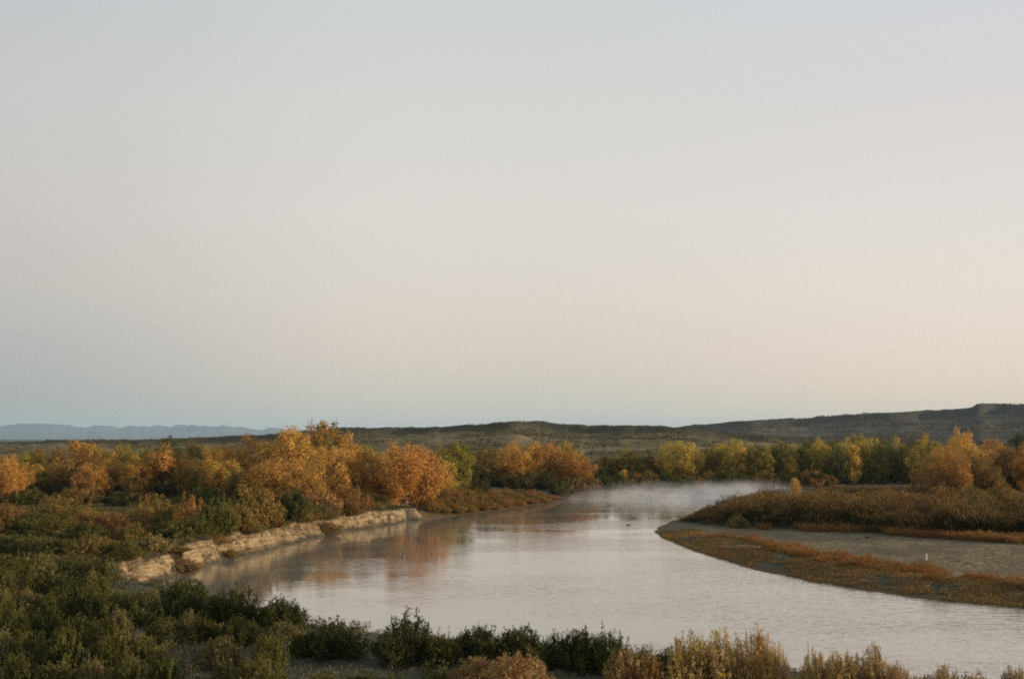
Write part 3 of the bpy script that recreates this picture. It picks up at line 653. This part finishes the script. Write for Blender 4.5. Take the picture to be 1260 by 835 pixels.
# rusty shrubs on the low point between the sandy bank and the far shore
def near_point(px):
    d = np.arange(300, 420, .5); h = height((px - CX) / F * d, d); ok_ = np.where(h > 0.15)[0]
    return d[ok_[0]] if len(ok_) else 385.0
for r_, (off, n_, x1, h) in enumerate([(3.5, 11, 680, 2.6), (11, 10, 668, 3.4), (21, 9, 655, 4.4), (33, 7, 640, 5.0)]):
    for i in range(n_):
        px = 532 + (x1 - 532) * i / (n_ - 1); d = near_point(px) + off + rnd.uniform(-1.5, 1.5); x = (px - CX) / F * d; k += 1
        if gz(x, d) < .1: continue
        ca, cb = ((RUST, BROWN) if i > 3 else (BROWN, OLIVE)) if r_ == 0 else ((RUST, OLIVE), (BROWN, RUST), (OLIVE, BROWN))[(i + r_) % 3]
        plant('shrub', SHRUBS['feather'][k % 5], x, d, 27 / F * d * rnd.uniform(.85, 1.2), h * rnd.uniform(.8, 1.15) * (1 - .4 * (i / n_) ** 2), jit(ca), jit(cb), f'{cname(ca)} shrub, {ORD[i]} from left in the {("water edge", "second", "third", "rear")[r_]} row of the rusty point', 'shrub', POINT)
# dark shrubs along the far shore
def far_shore(px):
    d = np.arange(395, 560, 1.0); h = height((px - CX) / F * d, d)
    w_ = np.where(h < 0)[0]
    return d[w_[-1]] + 1 if len(w_) else 430.0
for i in range(24):
    px = 600 + i * 18.0; d = far_shore(px) + rnd.uniform(5, 14); x = (px - CX) / F * d
    ca, cb = ((DARK, GREEN), (OLIVE, DARK), (DARK, BROWN), (GREEN, BROWN))[i % 4]; k += 1
    plant('shrub', SHRUBS['dense'][k % 6], x, d, rnd.uniform(26, 36) / F * d, rnd.uniform(4.2, 7.0), jit(ca), jit(cb), f'{cname(ca)} shrub, {ORD[i]} from left along the far shore behind the mist', 'shrub', FARB)
# shrubs between the left trees and the sandy bank, row by row
for r_, (by, h, xs, desc) in enumerate([(622, 20, [30, 92, 150, 250], 'under the left trees'), (664, 26, [-6, 28, 62, 108, 160, 206, 238], 'in the middle of the left meadow'), (684, 26, [6, 40, 76, 112], 'at the near side of the left meadow')]):
    for i, px in enumerate(xs):
        ca, cb = ((OLIVE, DARK), (OLIVE, BROWN), (DARK, OLIVE), (GREEN, OLIVE))[(i + r_) % 4]
        shrub_at(px + rnd.uniform(-6, 6), by + rnd.uniform(-3, 3), by - h * rnd.uniform(.85, 1.2), rnd.uniform(40, 60), ('dense', 'feather')[(i + r_) % 2], ca, cb, f'{cname(ca)} shrub, {ORD[i]} in the row {desc}', MEAD, z0=3.3)
# the thicket at lower left, row by row
rows = [(716, 34, [-8, 22, 55, 88, 116], GREEN, 'thicket row touching the sandy bank'), (738, 40, [4, 38, 75, 110], GREEN, 'thicket row beside the river corner'),
        (764, 38, [-5, 30, 66, 104, 142, 176], OLIVE, 'thicket row level with pale clearing'), (792, 42, [18, 58, 100, 150, 196, 250, 300], GREEN, 'thicket row just below pale clearing'),
        (822, 50, [-4, 40, 84, 130, 180, 270, 330], OLIVE, 'thicket row above the bottom edge'), (850, 42, [20, 68, 112, 160, 205, 282, 316], OLIVE, 'thicket row along the bottom edge'), (854, 30, [392, 440, 490, 540], OLIVE, 'short row below the grassy clearing')]
for r_, (by, h, xs, base, desc) in enumerate(rows):
    for i, px in enumerate(xs):
        ca, cb = ((base, DARK), (GREEN, OLIVE), (OLIVE, GREEN), (DARK, OLIVE), (OLIVE, SAGE))[(i * 2 + r_) % 5]
        f_ = ('dense', 'dense', 'spiky')[(i + r_) % 3]
        shrub_at(px + rnd.uniform(-6, 6), by + rnd.uniform(-5, 5), by - h * rnd.uniform(.8, 1.15), rnd.uniform(44, 66), f_, ca, cb, f'{cname(ca)} shrub, {ORD[i]} in {desc}', THICK)
# pale twiggy tufts of sage among them
for i, (px, by, ty, wp) in enumerate([(182, 768, 745, 16), (84, 764, 747, 18), (68, 762, 748, 14), (232, 775, 750, 24), (160, 845, 806, 24), (196, 772, 758, 14), (270, 784, 766, 30), (306, 838, 812, 24)]):
    shrub_at(px, by, ty, wp, 'spiky', SAGE, OLIVE, ['pale spiky sage tuft behind the pale clearing', 'pale sage tuft, right one of two close together at left', 'pale sage tuft, left one of two close together at left', 'pinkish tan tuft below the big dark shore shrub',
             'tall pale tuft standing up at the bottom edge, lower left', 'small pale tuft right of the spiky sage tuft', 'low tan tuft spreading at the edge of the pale clearing', 'pale tuft in front of the yellowish bush at the bottom'][i], 'pale sage tufts', name='sage_tuft')

# ------------------------------------------------------------------ uncountable growth
def scatter(name, mat, pts, h, wid, blades, blen, bwid, spread, seed, label, tip0=.62, lean=0.25):
    """one mesh of upright leaf blades round many points: pts (n,3), plant height per point"""
    rng = np.random.default_rng(seed); n_ = len(pts)
    P = np.repeat(pts, blades, 0); Hh = np.repeat(h, blades); N_ = len(P)
    t = rng.random(N_) ** 0.8
    off = rng.normal(size=(N_, 3)) * spread * (0.5 + t * 0.5)[:, None]; off[:, 2] = t * Hh
    C = P + off
    up = np.stack([rng.normal(size=N_) * lean, rng.normal(size=N_) * lean, np.ones(N_)], -1)
    nm = rng.normal(size=(N_, 3)); nm[:, 2] *= 0.3
    L = blen * rng.uniform(.6, 1.4, N_); W_ = bwid * rng.uniform(.6, 1.4, N_)
    v, f = leaf_quads(C, nm, up, L, W_)
    return link(name, mesh_np(name, v, f, [mat], {'tint': np.repeat(rng.random(N_), 4), 'tip': np.repeat(np.clip((t - tip0) * 3, 0, 1) * rng.uniform(.3, 1, N_), 4)}), kind='stuff', label=label)
rng0 = np.random.default_rng(77)
def candidates(n_, x0, x1, d0, d1, powr=1.0):
    px = rng0.uniform(x0, x1, n_); d = d0 + (d1 - d0) * rng0.random(n_) ** powr
    x = (px - CX) / F * d * 1.003; z, s2, cut, pen = height(x, d, True)
    qx, qy = in_pixels(x, d, z)
    return np.stack([x, d, z], -1), s2, cut, pen, qx, qy
m_sage = foliage_mat('meadow_scrub', 0.12, True, (0.05, 0.055, 0.02), (0.10, 0.085, 0.036), .2, (0.19, 0.155, 0.06))
P, s2, cut, pen, qx, qy = candidates(36000, -60, 640, 160, 380, 1.2)
ok = (s2 > 3.0) & (vnoise(P[:, 0] / 6, P[:, 1] / 6, 4) > .18) & ((cut < .4) | (s2 > 3.4))
scatter('meadow_scrub', m_sage, P[ok], rng0.uniform(.3, 1.0, ok.sum()), 1, 14, .34, .14, .42, 1, 'low dark olive scrub covering the left meadow')
m_grs = foliage_mat('dry_grass', 0.15, True, (0.12, 0.125, 0.075), (0.20, 0.18, 0.11), .2, (0.26, 0.24, 0.16))
P, s2, cut, pen, qx, qy = candidates(30000, -60, 1300, 84, 178)
ok = (s2 > 2.5) & (pen < .2)
scatter('grass', m_grs, P[ok], rng0.uniform(.10, .38, ok.sum()), 1, 9, .22, .045, .22, 2, 'grey green dry grass between the near shrubs')
P, s2, cut, pen, qx, qy = candidates(9000, -60, 1300, 84, 178)
ok = (s2 > 3) & (pen < .2) & (vnoise(P[:, 0] / 5, P[:, 1] / 5, 14) > .5) & ~((qx > 130) & (qx < 300) & (qy > 752) & (qy < 784)) & ~((qx > 330) & (qx < 520) & (qy > 795))
scatter('low_sagebrush', m_sage, P[ok], rng0.uniform(.3, 1.1, ok.sum()), 1, 40, .22, .08, .3, 3, 'low sagebrush filling the gaps between the near shrubs')
m_bank = foliage_mat('bank_grass', 0.3, True, (0.17, 0.13, 0.06), (0.10, 0.085, 0.04), .2, (0.3, 0.22, 0.11))
P, s2, cut, pen, qx, qy = candidates(60000, 120, 560, 155, 300)
ok = (cut > .4) & (s2 > .4) & (s2 < 3.6) & (vnoise(P[:, 0] / 2.2, P[:, 1] / 2.2, 64) > .46)
scatter('bank_grass', m_bank, P[ok], rng0.uniform(.15, .7, ok.sum()), 1, 10, .3, .06, .2, 12, 'dry tufts of grass growing over the sandy cut bank')
# undergrowth beneath the trees
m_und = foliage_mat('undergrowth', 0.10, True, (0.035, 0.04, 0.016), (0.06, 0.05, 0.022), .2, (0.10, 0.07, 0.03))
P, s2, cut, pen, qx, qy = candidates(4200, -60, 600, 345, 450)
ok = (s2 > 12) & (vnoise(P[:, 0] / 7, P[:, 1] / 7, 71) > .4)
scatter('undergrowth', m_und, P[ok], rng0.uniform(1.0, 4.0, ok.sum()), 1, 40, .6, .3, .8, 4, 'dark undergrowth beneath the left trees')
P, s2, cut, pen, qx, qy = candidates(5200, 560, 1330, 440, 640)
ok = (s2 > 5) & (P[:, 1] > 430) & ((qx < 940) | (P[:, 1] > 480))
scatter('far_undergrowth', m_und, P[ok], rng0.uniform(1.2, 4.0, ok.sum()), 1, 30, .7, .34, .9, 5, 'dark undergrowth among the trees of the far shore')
# peninsula: willow thicket, rusty field, red grass, shore weeds
m_wil = foliage_mat('willow_thicket', 0.10, True, (0.028, 0.034, 0.013), (0.10, 0.058, 0.022), .2, (0.38, 0.225, 0.085))  # shaded front and sunlit russet tops are put into these leaf colours
P, s2, cut, pen, qx, qy = candidates(26000, 800, 1330, 225, 345, 1.4)
footp = np.interp(qx, [800, 830, 880, 960, 1060, 1150, 1260, 1500], [634, 640, 646, 650, 654, 660, 668, 690])
ok = (s2 > 2.5) & (qy < footp) & (pen > .3) & (P[:, 1] < np.interp(qx, [900, 1000, 1330], [330, 300, 292]) + 16 * (vnoise(P[:, 0] / 9, P[:, 1] * 0, 91) - .5))
hh = np.interp(qx[ok], [830, 870, 900, 930, 1000, 1260], [.5, 2.0, 4.2, 5.6, 5.7, 5.8]) * rng0.uniform(.7, 1.08, ok.sum()) * (.10 + 1.05 * vnoise(P[ok][:, 0] / 4, P[ok][:, 1] / 6, 81) + .4 * vnoise(P[ok][:, 0] / 15, P[ok][:, 1] / 15, 82)) * np.clip((footp[ok] - qy[ok]) / 1.2 + .35, .35, 1)
scatter('willow_thicket', m_wil, P[ok], hh, 1, 16, .62, .12, .28, 6, 'tall dark willow thicket on the peninsula, body coloured as shaded, russet tips as sunlit', tip0=.72, lean=.18)
m_rust = foliage_mat('rusty_field', 0.08, True, (0.20, 0.105, 0.038), (0.10, 0.085, 0.034), .25, (0.34, 0.19, 0.075))
P, s2, cut, pen, qx, qy = candidates(20000, 900, 1330, 292, 460)
ok = (s2 > 3) & (pen > .5)
scatter('russet_brush', m_rust, P[ok], rng0.uniform(.7, 2.0, ok.sum()) * (.4 + 1.1 * vnoise(P[ok][:, 0] / 5, P[ok][:, 1] / 8, 95)), 1, 14, .55, .2, .5, 7, 'russet brush behind the willow thicket')
m_red = foliage_mat('red_grass', 0.2, True, (0.26, 0.115, 0.035), (0.19, 0.12, 0.04), .3, (0.36, 0.19, 0.07))
P, s2, cut, pen, qx, qy = candidates(60000, 800, 1330, 140, 262)
mid = np.interp(qx, [900, 940, 1010, 1100, 1200, 1260, 1330], [662, 672, 687, 702, 714, 723, 733]); hw = np.interp(qx, [895, 930, 1010, 1150, 1210, 1330], [.5, 4, 6, 7, 4.5, 4.5])
lump = vnoise(P[:, 0] / 3.5, P[:, 1] / 3.5, 31)
ok = (np.abs(qy - mid) < hw * (.5 + lump)) & (lump > .3) & (pen > .2) & (qx > 850)
scatter('red_grass', m_red, P[ok], rng0.uniform(.3, 1.3, ok.sum()) * (.4 + lump[ok] * 1.1), 1, 11, .4, .07, .22, 8, 'rust red tall grass growing along the gravel bar', lean=.2)
fr = np.interp(qx, [800, 830, 880, 960, 1060, 1150, 1260, 1500], [641, 645, 649, 653, 657, 663, 670, 690])
ok = (np.abs(qy + 3 - fr) < 2.6) & (vnoise(P[:, 0] / 7, P[:, 1] / 7, 33) > .5) & (s2 > 2) & (qx > 840)
scatter('fringe_grass', m_red, P[ok], rng0.uniform(.5, 1.5, ok.sum()), 1, 16, .4, .09, .3, 9, 'rusty grass fringe at the foot of the willow thicket')
m_weed = foliage_mat('shore_weed', 0.25, True, (0.20, 0.145, 0.055), (0.32, 0.175, 0.06), .2, (0.36, 0.23, 0.085))
patch = vnoise(P[:, 0] / 4, P[:, 1] / 4, 35) + .35 * vnoise(P[:, 0] / 1.3, P[:, 1] / 1.3, 36)
ok = (s2 > .5) & (qy > mid - 2) & (pen > .2) & (patch > .47) & (qx > 815)
ok |= (s2 > .5) & (s2 < 9) & (qx < 930) & (qx > 815) & (pen > .1) & (patch > .45)
scatter('shore_weed', m_weed, P[ok], rng0.uniform(.12, .45, ok.sum()), 1, 7, .25, .08, .25, 10, 'dark weeds on the wet edge of the gravel bar')
for i, (px, dep, wp, h, ca, cb) in enumerate([(905, 268, 26, 3.0, OLIVE, BROWN), (950, 300, 28, 4.6, BROWN, OLIVE), (1000, 310, 30, 5.0, OLIVE, BROWN), (1045, 285, 28, 5.2, BROWN, TAN), (1085, 320, 30, 5.0, RUST, OLIVE), (1120, 290, 30, 5.4, OLIVE, BROWN), (1160, 315, 32, 5.6, BROWN, RUST), (1200, 280, 30, 5.6, OLIVE, TAN), (1235, 310, 34, 6.0, BROWN, OLIVE), (1262, 275, 30, 5.6, OLIVE, BROWN)]):
    k += 1
    plant('shrub', SHRUBS[('spiky', 'feather')[i % 2]][k % 5], (px - CX) / F * dep, dep, wp / F * dep, h, jit(ca), jit(cb), f'{cname(ca)} shrub, {ORD[i]} from left of those standing up from the willow thicket', 'shrub', 'shrubs in the willow thicket')
for i, (px, dep, wp, h, ca, cb) in enumerate([(930, 375, 26, 2.6, BROWN, TAN), (1010, 380, 24, 3.2, RUST, BROWN), (1060, 365, 28, 3.4, OLIVE, BROWN), (1095, 390, 26, 3.0, RUST, TAN), (1150, 370, 30, 4.4, BROWN, OLIVE), (1190, 365, 34, 5.0, OLIVE, BROWN), (1230, 368, 34, 5.2, BROWN, OLIVE)]):
    k += 1
    plant('shrub', SHRUBS['feather'][k % 5], (px - CX) / F * dep, dep, wp / F * dep, h, jit(ca), jit(cb), f'{cname(ca)} shrub, {ORD[i]} from left in the russet brush before the far trees', 'shrub', 'shrubs in the russet brush')
# scrub dotted over the plain and hillside
m_far = foliage_mat('hill_scrub', 0.01, True, (0.055, 0.055, 0.03), (0.11, 0.085, 0.045), .1, (0.13, 0.11, 0.06))
P, s2, cut, pen, qx, qy = candidates(9000, -60, 1330, 520, 760)
ok = s2 > 8
def on_relief(nm, n_, a0, a1, pw):
    T_, A_, V = SURF[nm]; rows_ = np.where(T_[:, 0] < .99)[0]
    ci = np.where((A_[0] > R(a0)) & (A_[0] < R(a1)))[0]
    r_ = (rows_[-1] * rng0.random(n_) ** pw); c_ = rng0.integers(ci[0], ci[-1] - 1, n_); r0 = r_.astype(int); fr_ = (r_ - r0)[:, None]; fc = rng0.random(n_)[:, None]
    return (V[r0, c_] * (1 - fr_) + V[r0 + 1, c_] * fr_) * (1 - fc) + (V[r0, c_ + 1] * (1 - fr_) + V[r0 + 1, c_ + 1] * fr_) * fc
Q = on_relief('hills', 20000, -25, 25, .8); Q = Q[vnoise(Q[:, 0] / 40, Q[:, 1] / 90, 101) > .52]
m_hs = foliage_mat('hillside_scrub', 0.02, True, (0.055, 0.05, 0.02), (0.11, 0.082, 0.034), .1, (0.13, 0.10, 0.045))
scatter('hill_scrub', m_hs, Q, rng0.uniform(.4, 1.8, len(Q)), 1, 6, 1.0, 1.0, .9, 13, 'dark scrub dotted over the brown hillside', lean=.6)
Q = on_relief('mesa', 12000, -3, 25, .9); Q = Q[vnoise(Q[:, 0] / 90, Q[:, 1] / 200, 103) > .55]
scatter('mesa_scrub', m_hs, Q, rng0.uniform(1, 3, len(Q)), 1, 5, 2.2, 2.6, 2.0, 14, 'dark scrub dotted over the distant mesa slope', lean=.6)
scatter('plain_scrub', m_far, P[ok], rng0.uniform(.8, 2.5, ok.sum()), 1, 8, .9, .8, .8, 11, 'scrub on the plain beyond the trees', lean=.6)

# ------------------------------------------------------------------ small things
def prim_mat(name, c, rough=.8):
    m, n, l, p = new_mat(name); t = n.new('ShaderNodeTexCoord')
    l.new(mix(n, l, noise(n, l, 8, 4, t.outputs['Object']), tuple(v * .75 for v in c), c), p.inputs['Base Color']); p.inputs['Roughness'].default_value = rough
    return m
M_POST = prim_mat('white_post_paint', (0.8, 0.78, 0.72)); M_DRIFT = prim_mat('driftwood', (0.10, 0.08, 0.06)); M_PALEWOOD = prim_mat('bleached_wood', (0.38, 0.34, 0.28))
b = at(1140, 689.5, 1.1); g = gz(b[0], b[1])
v, f = tube([(0, 0, -.3), (0, 0, .1), (0.01, 0, .75), (0.02, 0, .92), (0.02, 0, .98)], .12, .07, 8)
o = link('marker_post', mesh_np('marker_post', v, f, [M_POST], smooth=True), label='short white post standing on the gravel bar beside the red grass', cat='post'); o.location = (b[0], b[1], g)
def branch(name, px, py, length, rad_, rz, seed, mat, lab, z=.05, onland=False):
    rng = np.random.default_rng(seed)
    pth = [np.array([length * (t - .5), rng.normal() * .06 * length, abs(rng.normal()) * .05 * length]) for t in np.linspace(0, 1, 6)]
    pts_ = [tube(pth, rad_, rad_ * .35, 6)]
    for j in (2, 3): pts_.append(tube([pth[j], pth[j] + [length * .12, length * .1, length * .10], pth[j] + [length * .2, length * .16, length * .13]], rad_ * .5, rad_ * .2, 5))
    v, f = join(pts_); b = at(px, py, z); zz = gz(b[0], b[1]) + .08 if onland else z
    o = link(name, mesh_np(name, v, f, [mat], smooth=True), label=lab, cat='driftwood'); o.location = (b[0], b[1], zz); o.rotation_euler = (0, 0, rz)
branch('driftwood', 774, 645.5, 1.1, .12, R(15), 3, M_DRIFT, 'dark snag of driftwood lying in the open river', .04)
branch('driftwood', 782, 637.5, 1.2, .07, R(5), 4, M_DRIFT, 'faint second snag behind the dark one in open river', .02)
branch('driftwood', 1070, 664.5, 1.3, .24, R(10), 5, M_DRIFT, 'dark stump of wood lying on the gravel bar', 1.0, True)
branch('driftwood', 1142, 665, 3.2, .09, R(-4), 6, M_PALEWOOD, 'pale bleached branch lying on the gravel bar', 1.0, True)
branch('driftwood', 240, 718, 1.6, .16, R(60), 7, M_PALEWOOD, 'pale driftwood sticking out of the water at the river corner', .15)

# ------------------------------------------------------------------ mist over the far channel, haze over everything
def box(name, x0, x1, y0, y1, z0, z1, mat, label):
    v = [(x, y, z) for z in (z0, z1) for y in (y0, y1) for x in (x0, x1)]
    f = [(0, 2, 3, 1), (4, 5, 7, 6), (0, 1, 5, 4), (2, 6, 7, 3), (0, 4, 6, 2), (1, 3, 7, 5)]
    return link(name, mesh_np(name, v, f, [mat]), kind='stuff', label=label)
m, n, l, p = new_mat('haze_air'); n.remove(p)
pv = n.new('ShaderNodeVolumePrincipled'); pv.inputs['Color'].default_value = (0.60, 0.83, 1.0, 1); pv.inputs['Density'].default_value = 0.000024; pv.inputs['Anisotropy'].default_value = 0.1
l.new(pv.outputs[0], n['Material Output'].inputs['Volume'])
box('haze', -53000, 53000, -53000, 53000, -32, 640, m, 'thin bluish morning haze')
m, n, l, p = new_mat('river_mist'); n.remove(p)
geo = n.new('ShaderNodeNewGeometry').outputs['Position']; mp = n.new('ShaderNodeMapping'); mp.inputs['Scale'].default_value = (.55, .45, .8); l.new(geo, mp.inputs[0])
nz = noise(n, l, 0.16, 5, mp.outputs[0]); sx = n.new('ShaderNodeSeparateXYZ'); l.new(geo, sx.inputs[0])
dz = remap(n, l, sx.outputs['Z'], 0.0, 6.4, 1.0, 0.0); dz = mul(n, l, dz, dz)
dx0 = remap(n, l, sx.outputs['X'], 12, 60); dx1 = remap(n, l, sx.outputs['X'], 84, 100, 1.0, 0.0)
dy0 = remap(n, l, sx.outputs['Y'], 372, 410)
d_ = mul(n, l, mul(n, l, remap(n, l, nz, .42, .70), dz), mul(n, l, mul(n, l, dx0, dx1), dy0))
pv = n.new('ShaderNodeVolumePrincipled'); pv.inputs['Color'].default_value = (0.95, 0.94, 0.93, 1); pv.inputs['Anisotropy'].default_value = 0.1
l.new(mul(n, l, d_, 0.19), pv.inputs['Density']); l.new(pv.outputs[0], n['Material Output'].inputs['Volume'])
box('river_mist', 5, 105, 371, 470, 0.03, 7.3, m, 'low white mist drifting over the far channel')
